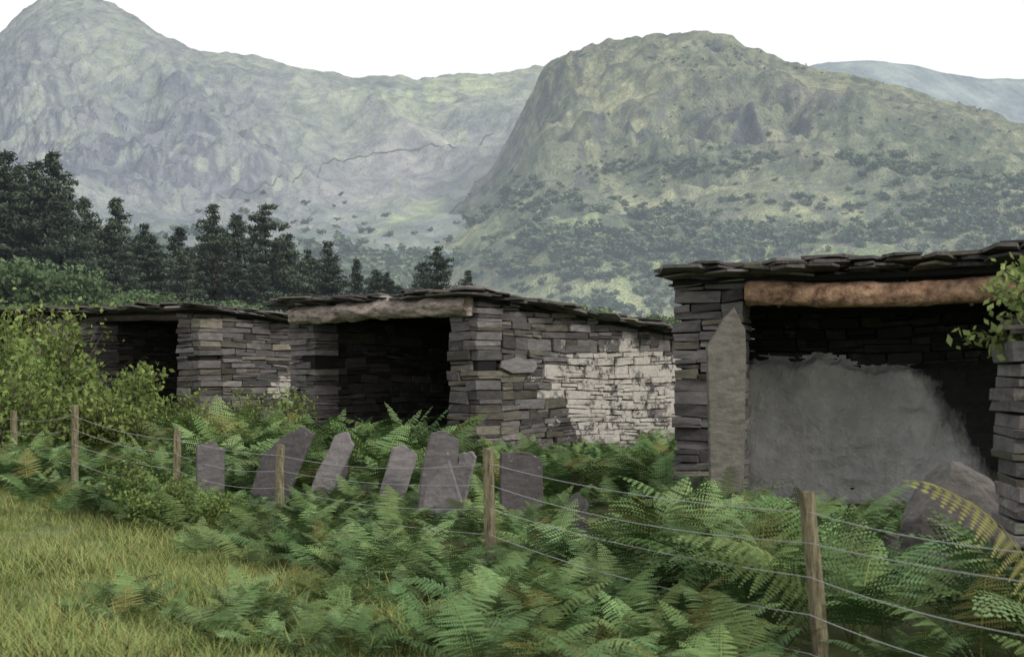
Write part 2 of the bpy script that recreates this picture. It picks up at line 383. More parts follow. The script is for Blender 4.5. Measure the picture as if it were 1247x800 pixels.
# ---------------------------------------------------------------- scatter (geometry nodes)
def scatter(name,pts,rots,scls,idx,variants):
    coll=bpy.data.collections.new(name+'_variants')
    for i,m in enumerate(variants): coll.objects.link(bpy.data.objects.new('%s_variant_%02d'%(name,i),m))
    me=bpy.data.meshes.new(name); me.from_pydata([tuple(map(float,p)) for p in pts],[],[])
    a=me.attributes.new('rot','FLOAT_VECTOR','POINT'); a.data.foreach_set('vector',np.asarray(rots,float).ravel())
    a=me.attributes.new('scl','FLOAT_VECTOR','POINT'); s=np.asarray(scls,float)
    if s.ndim==1: s=np.stack([s,s,s],1)
    a.data.foreach_set('vector',s.ravel())
    a=me.attributes.new('idx','INT','POINT'); a.data.foreach_set('value',np.asarray(idx,int).ravel())
    o=link(name,me)
    ng=bpy.data.node_groups.new(name+'_gn','GeometryNodeTree'); ng.interface.new_socket('Geometry',in_out='INPUT',socket_type='NodeSocketGeometry'); ng.interface.new_socket('Geometry',in_out='OUTPUT',socket_type='NodeSocketGeometry')
    gi=ng.nodes.new('NodeGroupInput'); go=ng.nodes.new('NodeGroupOutput'); ip=ng.nodes.new('GeometryNodeInstanceOnPoints'); ci=ng.nodes.new('GeometryNodeCollectionInfo')
    ci.inputs['Collection'].default_value=coll; ci.inputs['Separate Children'].default_value=True; ci.inputs['Reset Children'].default_value=True
    ip.inputs['Pick Instance'].default_value=True
    def na(n,t):
        x=ng.nodes.new('GeometryNodeInputNamedAttribute'); x.data_type=t; x.inputs['Name'].default_value=n; return next(s for s in x.outputs if s.enabled and s.name=='Attribute')
    L=ng.links.new; L(gi.outputs[0],ip.inputs['Points']); L(ci.outputs[0],ip.inputs['Instance']); L(na('idx','INT'),ip.inputs['Instance Index'])
    L(na('rot','FLOAT_VECTOR'),ip.inputs['Rotation']); L(na('scl','FLOAT_VECTOR'),ip.inputs['Scale']); L(ip.outputs[0],go.inputs[0])
    md=o.modifiers.new('scatter','NODES'); md.node_group=ng; return o
def leafquads(C,size,rng,aspect=.5,up=0.0):
    n=len(C); a=rng.normal(size=(n,3)); a/=np.linalg.norm(a,axis=1)[:,None]
    b=rng.normal(size=(n,3)); b[:,2]*=(1-up); b-=a*(a*b).sum(1)[:,None]; b/=np.linalg.norm(b,axis=1)[:,None]
    s=np.asarray(size)*rng.uniform(.6,1.3,n); s=s[:,None]
    V=np.stack([C-a*s*.5,C+b*s*aspect*.5,C+a*s*.5,C-b*s*aspect*.5],1).reshape(-1,3)
    I=np.arange(n)*4; return V,np.stack([I,I+1,I+2,I+3],1)
def tube(V,Fc,p0,p1,r0,r1,m=5):
    p0=Vector(p0);p1=Vector(p1); ax=(p1-p0).normalized(); sx=ax.orthogonal().normalized(); sy=ax.cross(sx); b=len(V)
    for p,r in((p0,r0),(p1,r1)):
        for j in range(m):
            t=j/m*2*math.pi; V.append(tuple(p+sx*math.cos(t)*r+sy*math.sin(t)*r))
    for j in range(m): Fc.append([b+j,b+(j+1)%m,b+m+(j+1)%m,b+m+j])
def join_tree(name,V,Fc,LV,LF,LC,mt,ml,smooth=False):
    nb=len(V); allV=np.vstack([np.array(V).reshape(-1,3),LV]); allF=Fc+(LF+nb).tolist()
    col=np.vstack([np.ones((nb,3)),LC]); me=mk_mesh(name,allV,allF,col,mt); me.materials.append(ml)
    mi=np.zeros(len(allF),int); mi[len(Fc):]=1; me.polygons.foreach_set('material_index',mi); me.update(); return me
def pine(seed,dens=1,wide=1,bare=1.0,droop=0,leaf=.27):
    rng=np.random.default_rng(seed); V=[];Fc=[];H=10.0
    pts=[(0,0,0)]
    for i in range(1,9): pts.append((pts[-1][0]+rng.uniform(-.1,.1),pts[-1][1]+rng.uniform(-.1,.1),H*i/8))
    for i in range(8): tube(V,Fc,pts[i],pts[i+1],.16*(1-i/8.5),.16*(1-(i+1)/8.5),7)
    C=[];K=[]
    z=bare
    while z<9.9:
        f=z/H
        prof=(2.1*(1-f)**.75+.12)*wide*(.6+.4*min(1,f/.25))
        for k in range(rng.integers(4,7)):
            a=rng.uniform(0,6.28); L=prof*rng.uniform(.35,1.2); i=min(7,int(f*8)); px,py,_=pts[i]
            rise=rng.uniform(-.3,.2)*(1-f)+f*.3-droop
            tip=(px+math.cos(a)*L,py+math.sin(a)*L,z+rise*L); tube(V,Fc,(px,py,z),tip,.035*(1-f)+.01,.006,3)
            nn=max(3,int(L*9*dens)); bk=rng.uniform(.7,1.3)
            for q in range(nn):
                t=rng.uniform(.15,1.02); w=L*.16*(1.2-t)+.08
                for r in range(8):
                    dz=rng.normal()*.08
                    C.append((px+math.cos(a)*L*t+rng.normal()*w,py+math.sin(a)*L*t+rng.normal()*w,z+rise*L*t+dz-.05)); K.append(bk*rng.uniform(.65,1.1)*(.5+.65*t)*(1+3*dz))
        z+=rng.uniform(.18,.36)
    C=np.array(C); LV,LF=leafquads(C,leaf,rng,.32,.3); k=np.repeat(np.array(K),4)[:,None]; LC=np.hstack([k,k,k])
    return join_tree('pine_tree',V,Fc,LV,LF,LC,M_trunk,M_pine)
PV=[pine(11,1,1.2),pine(12,1,1.0,1.2,.15),pine(13,1.1,1.5,1.0,.1),pine(14,.9,1.3,1.6,-.1)]
def broad(seed,mat,leaf=.28,n=9000,R0=4):
    rng=np.random.default_rng(seed); V=[];Fc=[]; tube(V,Fc,(0,0,0),(0,0,3),.25,.16,7)
    cl=[]
    for i in range(34):
        a=rng.uniform(0,6.28);el=rng.uniform(.05,1.5);r=R0*rng.uniform(.35,.95)
        c=(math.cos(a)*math.cos(el)*r,math.sin(a)*math.cos(el)*r,3.6+math.sin(el)*r*.95-.9); cl.append((c,rng.uniform(.5,1.3),rng.uniform(.8,1.2))); tube(V,Fc,(0,0,rng.uniform(1.5,3)),c,.07,.02,4)
    C=[];K=[]
    for j in range(n):
        c,r,kk=cl[rng.integers(len(cl))]; d=rng.normal(size=3); d/=np.linalg.norm(d); q=r*rng.uniform(.4,1.12)
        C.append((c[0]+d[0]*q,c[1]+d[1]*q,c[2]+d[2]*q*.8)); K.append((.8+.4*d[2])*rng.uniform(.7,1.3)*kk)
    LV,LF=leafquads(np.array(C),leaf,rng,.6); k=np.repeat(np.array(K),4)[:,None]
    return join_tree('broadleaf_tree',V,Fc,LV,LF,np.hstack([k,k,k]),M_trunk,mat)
BV=[broad(21,M_broad),broad(22,M_broad)]
rng=np.random.default_rng(5)
def place_tree(nm,me,u,v,Y,base=10.,w=1.):
    x=ex(u,Y);g=gz(x,Y);h=(ez(v,Y)-g)/base; o=link(nm,me); o.location=(x,Y,g-.1); o.scale=(h*w,h*w,h); o.rotation_euler=(0,0,rng.uniform(0,6.28))
main=[(8,178,74),(62,184,76),(88,212,82),(36,190,86),(106,236,80),(141,240,82),(172,268,88),(213,273,86),(256,244,80),(292,260,84),(327,243,80),(345,280,92),(402,290,92),(437,314,98),(530,296,92),(510,316,97),(568,326,100),(470,330,100),(-30,175,80),(-80,200,80),(-140,190,85),(20,200,80),(50,215,78),(75,230,74),(275,275,90),(312,285,90),(372,300,95)]
for i,(u,v,Y) in enumerate(main): place_tree('pine_tree',PV[i%4],u,v,Y,w=rng.uniform(.95,1.3))
pts=[];sc=[];ix=[];rt=[]
for i in range(110):
    u=rng.uniform(-220,600); top=np.interp(u,[-200,0,100,240,380,470,600],[200,222,268,282,310,328,342])+rng.uniform(0,45); Y=rng.uniform(74,112)
    x=ex(u,Y);g=gz(x,Y);h=(ez(top,Y)-g)/10; pts.append((x,Y,g-.1)); s=max(h,.3); w=rng.uniform(1.1,1.8); sc.append((s*w,s*w,s)); ix.append(rng.integers(4)); rt.append((0,0,rng.uniform(0,6)))
scatter('pine_wood',pts,rt,sc,ix,PV)
for u,v,Y in ((25,290,60),(75,300,63),(118,325,66),(-30,280,60),(-90,300,60),(150,345,60),(60,345,50),(0,340,50),(210,340,66),(290,345,70),(180,330,70)): place_tree('broadleaf_tree',BV[int(u)%2],u,v,Y,7.2,1.1)
for u,v,Y in ((712,352,75),(760,375,80),(680,365,85),(790,368,95),(650,372,90),(830,380,95),(600,365,80)): place_tree('broadleaf_tree',BV[int(u)%2],u,v,Y,7.2,1.3)
def hilltree(seed):
    rng=np.random.default_rng(seed); n=130; cl=rng.normal(size=(7,3))*np.array((.32,.32,.2))+np.array((0,0,.5)); C=[];K=[]
    for j in range(n):
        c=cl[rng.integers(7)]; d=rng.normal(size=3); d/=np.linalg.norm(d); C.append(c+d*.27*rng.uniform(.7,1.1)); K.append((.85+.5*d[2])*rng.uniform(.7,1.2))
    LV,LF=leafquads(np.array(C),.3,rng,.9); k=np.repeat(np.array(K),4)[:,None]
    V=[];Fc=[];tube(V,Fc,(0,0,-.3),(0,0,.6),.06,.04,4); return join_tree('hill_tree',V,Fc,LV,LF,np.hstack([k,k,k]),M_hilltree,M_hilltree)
HT=[hilltree(i) for i in range(31,36)]
pts=[];sc=[];ix=[];rt=[]
def hb(g,u,v,ru,rv,n,rot=0,s=(3,7)):
    a=math.radians(rot)
    for i in range(n):
        p=rng.normal()*ru*.7;q=rng.normal()*rv*.7; uu=u+p*math.cos(a)-q*math.sin(a); vv=v+p*math.sin(a)+q*math.cos(a)
        if g is Rm and uu<490: continue
        if fbm(uu/22,vv/10,3,21)<.44: continue
        P=tpt(g,uu,vv); pts.append(P); z=rng.uniform(*s)*rng.uniform(.6,1); sc.append((z*rng.uniform(.9,1.5),z,z*rng.uniform(.6,1.0))); ix.append(rng.integers(5)); rt.append((0,0,rng.uniform(0,6)))
hb(Rm,575,262,60,12,190,-32);hb(Rm,690,300,80,18,190);hb(Rm,620,325,60,12,110);hb(Rm,660,250,50,10,60);hb(Rm,835,300,70,14,150);hb(Rm,850,275,60,8,40)
hb(Rm,820,205,70,8,130,0,(2,5));hb(Rm,910,195,50,8,60,0,(2,4.5));hb(Rm,1100,210,90,12,150,8,(3,7));hb(Rm,1190,252,50,22,260);hb(Rm,1110,288,110,12,150);hb(Rm,960,290,70,8,60);hb(Rm,1030,245,90,7,50,0,(2.5,5));hb(Rm,755,262,60,8,40)
hb(Rm,1000,320,260,14,110,0,(2,5));hb(Rm,760,340,120,14,80,0,(2,4));hb(Rm,760,372,200,12,200,0,(2,4.5));hb(Rm,1350,260,120,40,300);hb(Rm,720,215,60,25,70,0,(1.5,3.5));hb(Rm,1000,250,300,60,260,0,(1.5,4));hb(Rm,950,140,250,40,200,0,(1,2.5));hb(Rm,870,75,60,12,60,0,(1.5,3))
hb(Lm,430,345,120,16,260,0,(6,12));hb(Lm,480,325,60,10,90,0,(6,10));hb(Lm,200,330,260,30,300,0,(6,12));hb(Lm,380,280,120,25,60,0,(4,7))
scatter('hillside_woodland',pts,rt,sc,ix,HT)
# ---------------------------------------------------------------- sheds
def unit(x,y): l=math.hypot(x,y); return (x/l,y/l)
def add2(o,d,s,e=(0,0),t=0): return (o[0]+d[0]*s+e[0]*t,o[1]+d[1]*s+e[1]*t)
def shed(F0,F1,e,D,T,pl,pr,z0,zf0,zf1,zb,seed,wash=None,holesR=(),holesPR=(),holesPL=(),hr=(.06,.17),layers=3,ovf=.2,tone=.8,ovl=None,extra=0,back=.35,ph=(.09,.19)):
    rng=np.random.default_rng(seed); P=empty('slate_shed'); d=unit(F1[0]-F0[0],F1[1]-F0[1]); W=math.hypot(F1[0]-F0[0],F1[1]-F0[1]); nd=(-d[0],-d[1]); ne=(-e[0],-e[1])
    mb=MB(); core=MB(); pt=.62
    def slope(zf,off=0): return lambda s: zf+(zb-zf)*(s+off)/D
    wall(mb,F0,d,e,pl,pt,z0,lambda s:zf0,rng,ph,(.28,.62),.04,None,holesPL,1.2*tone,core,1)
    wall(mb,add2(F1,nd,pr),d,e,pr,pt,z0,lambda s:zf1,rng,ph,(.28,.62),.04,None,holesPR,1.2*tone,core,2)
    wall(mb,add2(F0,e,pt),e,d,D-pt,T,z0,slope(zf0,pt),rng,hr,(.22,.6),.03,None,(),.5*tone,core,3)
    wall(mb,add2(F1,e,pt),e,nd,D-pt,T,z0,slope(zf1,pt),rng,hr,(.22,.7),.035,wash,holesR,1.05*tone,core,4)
    wall(mb,add2(F0,d,T,e,D),d,ne,W-2*T,T,z0,lambda s:zb,rng,hr,(.22,.6),.03,None,(),back*tone,core,5)  # lower stone tone builds the dark of the opening into the colour
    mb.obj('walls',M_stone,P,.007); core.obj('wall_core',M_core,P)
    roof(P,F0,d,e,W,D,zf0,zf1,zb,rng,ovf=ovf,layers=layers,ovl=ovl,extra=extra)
    return P,d,W
e1=unit(.75,.66)
FB1=(ex(582,26.9),26.9); FB0=(-4.7,30.0)
def washB(s,z):
    lim=2.25-.02*s+.12*math.sin(s*2.2)
    st=1.5+.3*math.sin(z*3.1)
    return .62 if (s>st and z<lim) else (.3 if (s>st-.35 and z<lim+.08) else 0)
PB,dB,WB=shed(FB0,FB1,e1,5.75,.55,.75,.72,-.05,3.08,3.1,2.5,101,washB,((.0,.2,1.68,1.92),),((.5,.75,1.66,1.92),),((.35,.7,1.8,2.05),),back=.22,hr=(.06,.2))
a=add2(FB0,dB,.25,e1,-.08); b=add2(FB0,dB,WB-.1,e1,-.08)
log('timber_lintel',(a[0],a[1],2.91),(b[0],b[1],2.96),.23,M_logend,PB,5,.4,0,.85,3)
mb=MB(); rg=np.random.default_rng(3)
o_=add2(FB1,e1,1.0,dB,.02); slab(mb,(o_[0],o_[1],1.83),Vector((e1[0],e1[1],0)),Vector((0,0,1)),Vector((dB[0],dB[1],0)),.48,.17,.05,rg,1.2); mb.obj('facing_slate',M_stone,PB,.006)
FC1=(ex(243,34),34.0); FC0=(-11.1,36.7)
PC,dC,WC=shed(FC0,FC1,e1,5.0,.55,.6,.8,.2,3.2,3.22,2.75,202,lambda s,z:.75 if (s>1.8+.3*math.sin(z*4) and z<2.2) else 0,((.0,.15,1.95,2.15),),((.45,.8,1.93,2.15),),(),back=.22)
a=add2(FC0,dC,.2,e1,.1); b=add2(FC0,dC,WC-.3,e1,.1)
log('timber_lintel',(a[0],a[1],3.1),(b[0],b[1],3.1),.10,M_trunk,PC,6,.3)
PE,dE,WE=shed((-16.2,41.5),(-12.6,38.6),e1,4.0,.5,.6,.6,.4,3.3,3.35,2.95,303)
FA0=(2.03,17.8); FA1=(6.9,16.2); eA=unit(.31,.95)
PA,dA,WA=shed(FA0,FA1,eA,3.3,.5,.86,.7,-.25,2.80,2.90,2.5,404,None,(),(),(),(.07,.2),3,ovf=.22,ovl=-.12,extra=.03,tone=.85,back=.3,ph=(.10,.22))
a=add2(FA0,dA,.9,eA,-.02); b=add2(FA0,dA,WA-.5,eA,-.02)
log('timber_beam',(a[0],a[1],2.63),(b[0],b[1],2.62),.155,M_log,PA,9,.2,9,1,4)
def plaster():
    mb_v=[];fc=[];cc=[]
    T=.5; o=add2(FA0,dA,T,eA,3.3-.5); L=WA-2*T; n=130;m=80
    def lim(s): return 1.84+.10*math.sin(s*2.1+.5)+.14*(vn(s*4,1)-.5)+.05*(vn(s*13,4)-.5)
    idx={}
    for i in range(n+1):
        for j in range(m+1):
            s=L*i/n; z=-.3+2.4*j/m; t=.09+.12*(fbm(s*2.2,z*2.2,4,3)-.5)+.18*(vn(s*.9,z*1.1,7)-.5)+.09*(rid(s*2.5,z*4,9)-.5)
            over=z-lim(s)
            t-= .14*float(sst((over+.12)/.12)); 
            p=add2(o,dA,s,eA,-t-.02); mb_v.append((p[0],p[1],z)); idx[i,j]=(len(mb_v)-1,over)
            soot_shade=float(sst((s-(2.7-.55*(z-.3)))/.9))*1.0+.3*float(sst((over+.25)/.25)); cc.append((1,1,1,soot_shade))  # alpha: painted shade at the right end, plus soot along the top edge
    for i in range(n):
        for j in range(m):
            if idx[i,j][1]<.03: fc.append([idx[i,j][0],idx[i+1,j][0],idx[i+1,j+1][0],idx[i,j+1][0]])
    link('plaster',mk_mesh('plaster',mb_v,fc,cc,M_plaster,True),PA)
    v=[];f=[];o=add2(FA0,dA,.5,eA,.62);L=3.3-.62-.5;n=40
    for i in range(n+1):
        for j in range(m+1):
            s=L*i/n;z=-.3+2.0*j/m;t=.05+.06*(fbm(s*2.2+4,z*2.2,4,3)-.5); p=add2(o,eA,s,dA,t); v.append((p[0],p[1],z))
    for i in range(n):
        for j in range(m):
            k=i*(m+1)+j; f.append([k,k+m+1,k+m+2,k+1])
    link('plaster_side',mk_mesh('plaster_side',v,f,[(1,1,1,0)]*len(v),M_plaster,True),PA)
plaster()
rng=np.random.default_rng(77); PD=empty('dry_stone_pillar'); mb=MB(); core=MB(); dD=unit(1,-.15); eD=unit(.15,1)
oD=(ex(1238,9.6),9.6)
wall(mb,oD,dD,eD,1.3,.75,-.35,lambda s:1.90,rng,(.04,.13),(.12,.42),.045,None,(),.8,core,1)
mb.obj('stones',M_slab,PD,.004); core.obj('core',M_core,PD)
mb=MB()
for k in range(3):
    slab(mb,(oD[0]+.42+rng.uniform(-.06,.06),oD[1]+.35,1.93+k*.035),Vector((1,-.15,.08)).normalized(),Vector((.15,1,0)).normalized(),Vector((0,0,1)),rng.uniform(.44,.5),.42,.03,rng,1.6)
mb.obj('cap_slates',M_slab,PD)
# ---------------------------------------------------------------- standing slates
def standing(name,outline,Y,th=.05,yaw=0,tone=1,lean=0,mat=M_slab,seed=1,col=(.115,.108,.112),jt=1.2):
    rng=np.random.default_rng(seed); us=[p[0] for p in outline]; uc=sum(us)/len(us); x0=ex(uc,Y)
    pts=[]; n=len(outline)
    for i in range(n):
        p=outline[i];q=outline[(i+1)%n]
        for f in (0,.33,.66):
            j=0 if f==0 else jt
            pts.append((p[0]+(q[0]-p[0])*f+rng.uniform(-j,j)*.8,p[1]+(q[1]-p[1])*f+rng.uniform(-j,j)))
    vs=[]
    zb=min(ez(p[1],Y) for p in pts)
    for sd in (0,1):
        for u,v in pts:
            a=ex(u,Y)-x0; z=ez(v,Y); b=th*(sd-.5)+rng.uniform(-.006,.006)+lean*(z-zb)
            vs.append((a*math.cos(yaw)-b*math.sin(yaw),a*math.sin(yaw)+b*math.cos(yaw),z))
    m=len(pts); fs=[list(range(m)),list(range(m,2*m))[::-1]]+[[i,(i+1)%m,m+(i+1)%m,m+i] for i in range(m)]
    c=(*[q*tone for q in col],0)
    mb=MB(); mb.add(vs,fs,c); o=mb.obj(name,mat,None,.010); o.location=(x0,Y,0); return o
standing('leaning_slate_slab',[(864,615),(905,615),(909,520),(912,402),(898,373),(880,395),(863,422)],17.0,.08,.1,.85,.08,seed=2,col=(.125,.12,.105))
SL=[([(238,640),(272,640),(278,549),(262,538),(243,544)],17.5,.05,.5,.8,.15),
([(288,640),(338,640),(372,529),(352,520),(320,541),(302,560)],18.2,.06,-.35,.6,.3),
([(368,625),(394,625),(428,542),(418,526),(402,531),(382,575)],18.0,.05,-.2,1.4,.2),
([(392,625),(414,625),(434,537),(427,530)],18.3,.04,.5,.6,.1),
([(450,640),(480,640),(515,556),(500,543),(484,546)],17.0,.06,.3,1.2,.3),
([(504,670),(545,670),(561,536),(545,525),(526,527),(512,585)],16.3,.06,.15,.8,.1),
([(498,690),(562,690),(558,614),(534,561),(508,592)],15.2,.05,-.3,1.05,.3),
([(546,630),(562,630),(579,556),(570,549),(555,553)],17.2,.05,-.6,1.5,.1),
([(606,650),(664,650),(663,562),(650,552),(611,550)],15.8,.07,.25,.5,.1),
([(430,640),(452,640),(462,606),(446,590),(434,598)],17.4,.05,.4,.7,.1),
([(683,680),(718,675),(722,612),(708,600),(686,625)],13.8,.06,.3,.4,.2),
([(1040,690),(1098,690),(1100,655),(1080,652),(1075,640),(1045,636)],12.6,.10,.15,.7,.1)]
for i,(o,Y,t,yw,tn,ln) in enumerate(SL): standing('slate_slab',o,Y,t,yw,tn,ln,seed=i+20,jt=2)
def boulder():
    bm=bmesh.new(); bmesh.ops.create_icosphere(bm,subdivisions=5,radius=1)
    for v in bm.verts:
        c=v.co; p=Vector(c)
        for nx,ny,nz,dd in ((0,-1,.12,.60),(.30,-.2,.95,.86),(-.80,-.1,.62,.80),(.97,-.2,.1,.86),(-.98,-.1,-.1,.93),(-.1,.2,.98,.93),(.3,-.8,.5,.76)):
            q=Vector((nx,ny,nz)).normalized(); t=p.dot(q)
            if t>dd: p-=q*(t-dd)
        n=fbm(c.x*2+5+c.z,c.y*2+c.z*2+9,5,3)-.5; p*=1+.14*n
        v.co=Vector((p.x*.45,p.y*.30,p.z*.60))
    me=bpy.data.meshes.new('slate_boulder'); bm.to_mesh(me); bm.free()
    at=me.color_attributes.new('Col','FLOAT_COLOR','POINT'); at.data.foreach_set('color',[.10,.094,.09,0]*len(me.vertices)); me.materials.append(M_slab)
    o=link('slate_boulder',me); o.location=(ex(1163,11.8),11.8,.34); o.rotation_euler=(0,.1,.1)
boulder()
# ---------------------------------------------------------------- fence
PF=empty('wire_fence')
posts=[(984,598,8.4,-.04),(597,547,12.1,0),(342,542,17,0),(215,523,17.8,.02),(90,494,18.6,.02),(16,500,21,0),(-120,490,24,0),(1560,640,5.2,0)]
tops=[]
for k,(u,v,Y,tilt) in enumerate(posts):
    rng=np.random.default_rng(k+90); x=ex(u,Y) ; zt=ez(v,Y); g=gz(x,Y)-.25; vs=[];fs=[];m=9;n=14; lx=.075 if k==0 else tilt
    ra=[rng.uniform(.85,1.12) for j in range(m)]
    for i in range(n+1):
        f=i/n; z=g+(zt-g)*f
        for j in range(m):
            a=j/m*6.283; r=.05*ra[j]*(1+.05*rng.uniform(-1,1))*(1.05-.1*f); vs.append((x+(1-f)*lx*1.2+.012*math.sin(f*4+k)+r*math.cos(a),Y+r*math.sin(a),z+(.012*rng.uniform(-1,1) if i==n else 0)))
    fs=[[i*m+j,i*m+(j+1)%m,(i+1)*m+(j+1)%m,(i+1)*m+j] for i in range(n) for j in range(m)]+[list(range(n*m,(n+1)*m))]
    link('post_%d'%k,mk_mesh('post',vs,fs,None,M_post,False),PF); tops.append((x,Y,zt,g+.25))
order=[7,0,1,2,3,4,5,6]
cu=bpy.data.curves.new('wires','CURVE'); cu.dimensions='3D'; cu.bevel_depth=.0026; cu.bevel_resolution=1; cu.materials.append(M_wire)
rng=np.random.default_rng(4)
for h in (.12,.3,.5,.72,.95):
    for a,b in zip(order[:-1],order[1:]):
        A=tops[a];B=tops[b]; sp=cu.splines.new('POLY'); sp.points.add(20); sag=rng.uniform(.03,.09)
        for i in range(21):
            f=i/20; z=(A[2]-h)*(1-f)+(B[2]-h)*f-sag*4*f*(1-f); sp.points[i].co=(A[0]*(1-f)+B[0]*f,A[1]*(1-f)+B[1]*f-.05,z,1)
o=bpy.data.objects.new('wires',cu); SC.collection.objects.link(o); o.parent=PF
# ---------------------------------------------------------------- ferns
def fern(seed,nf=8,droop=1):
    rng=np.random.default_rng(seed); V=[];Fc=[];C=[]
    for k in range(nf):
        az=k/nf*6.28+rng.uniform(-.4,.4); Lf=rng.uniform(.75,1.3); ph=rng.uniform(.1,.6); dph=rng.uniform(.9,1.5)*droop
        shade=rng.uniform(.5,1.3); base=np.array((1.,1.,1.))*shade*np.array((rng.uniform(.9,1.12),1,rng.uniform(.85,1.1)))
        if seed==44 and k==2: base=np.array((1.4,.95,.8))*.75
        n=25; p=np.array((0.,0.,0.)); h=np.array((math.cos(az),math.sin(az),0)); side=np.array((-math.sin(az),math.cos(az),0)); tw=rng.uniform(-.3,.3); az2=rng.uniform(-.5,.5)
        P=[];T=[]
        for i in range(n+1):
            f=i/n; a=ph+dph*f**1.3; hh=h*math.cos(az2*f)+side*math.sin(az2*f); t=hh*math.sin(a)+np.array((0,0,1))*math.cos(a); P.append(p.copy());T.append(t); p=p+t*Lf/n
        for i in range(0,n-1,3):
            b=len(V); w=.005*(1-i/n)+.0015; q=min(i+3,n)
            V+= [P[i]-side*w,P[i]+side*w,P[q]+side*w*.8,P[q]-side*w*.8]; Fc.append([b,b+1,b+2,b+3]); C+=[base*np.array((1.3,1.1,.9))]*4
        st=8
        for i in range(st,n+1):
            f=(i-st)/(n-st); pl=Lf*.29*(1-f)**.8*(.75+.25*min(1,f/.15))*rng.uniform(.85,1.08)+.012
            nrm=np.cross(T[i],side)
            for sg in (-1,1):
                an=rng.uniform(.22,.45)
                d=side*sg*math.cos(an)+T[i]*math.sin(an)+nrm*(tw*sg)+np.array((0,0,-.12-.14*rng.random())); d/=np.linalg.norm(d)
                fw=T[i]-d*np.dot(T[i],d); fw/=np.linalg.norm(fw)
                q0=P[i]+T[i]*rng.uniform(-.004,.004); m=max(2,int(pl/.022)); sl=pl/m; dr=rng.uniform(.05,.22)
                ca=base*rng.uniform(.8,1.15)
                for j in range(m):
                    g=j/m; c=q0+d*pl*g+np.array((0,0,-dr))*pl*g*g; ll=(.025*(Lf))*(1-g)**.7*min(1,.6+g*3)+.002
                    b=len(V)
                    V+= [c,c+d*sl*.6+fw*ll,c+d*sl*.95,c+d*sl*.6-fw*ll]; Fc.append([b,b+1,b+2,b+3]); C+=[ca*(.85+.3*g)]*4
    return mk_mesh('fern',np.array(V),Fc,np.array(C),M_fern)
FV=[fern(41,7),fern(42,6,.85),fern(43,8,1.05),fern(44,6),fern(45,7,.85),fern(46,7,1.0)]
rng=np.random.default_rng(9)
def xb(Y): return np.interp(Y,[0,6,8.2,12,15.4,20,26],[1.0,.6,-.05,-1.7,-4.0,-8,-13])
def insheds(x,y):
    for F0,d,W,e,D in ((FB0,dB,WB,e1,5.75),(FC0,dC,WC,e1,5.),(FA0,dA,WA,eA,3.3)):
        rx,ry=x-F0[0],y-F0[1]; det=d[0]*e[1]-d[1]*e[0]; s=(rx*e[1]-ry*e[0])/det; t=(d[0]*ry-d[1]*rx)/det
        if -.1<s<W+.1 and -.15<t<D+.1: return True
    return oD[0]-.2<x<oD[0]+1.4 and oD[1]-.25<y<oD[1]+.9
pts=[];sc=[];ix=[];rt=[]
def fadd(x,y,s):
    pts.append((x,y,gz(x,y)-.03)); sc.append((s,s,s*rng.uniform(.85,1.1))); ix.append(rng.integers(6)); rt.append((rng.uniform(-.2,.2),rng.uniform(-.2,.2),rng.uniform(0,6.28)))
for i in range(3700):
    y=rng.uniform(6.6,30); x=rng.uniform(-13,8)
    if x<xb(y)+.3*rng.normal() or insheds(x,y): continue
    if y<14 and x>6.5: continue
    if abs(x/y)>.55: continue
    if y>20 and rng.random()<.4: continue
    n=fbm(x*.8,y*.8,3,5); h=.46+.7*n
    b=x/y; near=(x>1.73-.528*(y-8.5)+.3 and y<12.5)
    if x<1.73-.528*(y-8.5)+.6 or (y>12.5 and y<18.4 and x<1.9): h*=.66
    if 12<y<19 and x<1.9 and n<.42: continue
    if 18.4<y<26 and x<-1.2: h*=1.35
    if y>20 and x>-1: h*=.85
    if 10.8<y<17.8 and x>3.0: h*=.62
    if x>2.2 and 12<y: h*=.95
    if near:
        if rng.random()<.35: continue
        h*=1.28
    if .255<b<.36 and 7.5<y<11.9: h*=.60
    if y<10.5 and n<.34: continue
    fadd(x,y,h)
for u,v,n in ((150,735,12),(330,745,24),(400,775,20),(270,760,12),(440,735,10)):
    for k in range(n):
        Y=1.6*F/(v+rng.normal()*14-HZ); fadd(ex(u+rng.normal()*45,Y),Y,rng.uniform(.25,.48))
for u,y in ((470,23.5),(490,23),(445,23.5),(505,24),(425,24),(460,24.5),(485,24.5),(300,23),(270,24),(330,23),(240,24),(400,24),(455,22.6),(500,22.6)):
    fadd(ex(u,y),y,1.5)
scatter('bracken_ferns',pts,rt,sc,ix,FV)
# ---------------------------------------------------------------- grass
def tuft(seed,n=46,H=.3,spread=.16):
    rng=np.random.default_rng(seed); V=[];Fc=[];C=[]
    for k in range(n):
        a=rng.uniform(0,6.28); r=rng.uniform(0,spread); b0=np.array((math.cos(a)*r,math.sin(a)*r,0)); h=H*rng.uniform(.4,1.2); la=rng.uniform(0,6.28); ln=rng.uniform(.2,.9)*h
        dr=np.array((math.cos(la),math.sin(la),0)); sd=np.array((-math.sin(la),math.cos(la),0))*.0024; b=len(V)
        V+= [b0-sd,b0+sd,b0+dr*ln*.3+sd+np.array((0,0,h*.6)),b0+dr*ln*.3-sd+np.array((0,0,h*.6)),b0+dr*ln+np.array((0,0,h))]
        Fc+=[[b,b+1,b+2,b+3],[b+3,b+2,b+4]]; q=rng.uniform(.75,1.2); c=np.array((q*(1.35 if rng.random()<.15 else 1),q,q)); C+=[c]*5
    return mk_mesh('tuft',np.array(V),Fc,np.array(C),M_grass)
GV=[tuft(51,56),tuft(52,70,.2),tuft(53,50,.28,.2),tuft(54,60,.18)]
pts=[];sc=[];ix=[];rt=[]
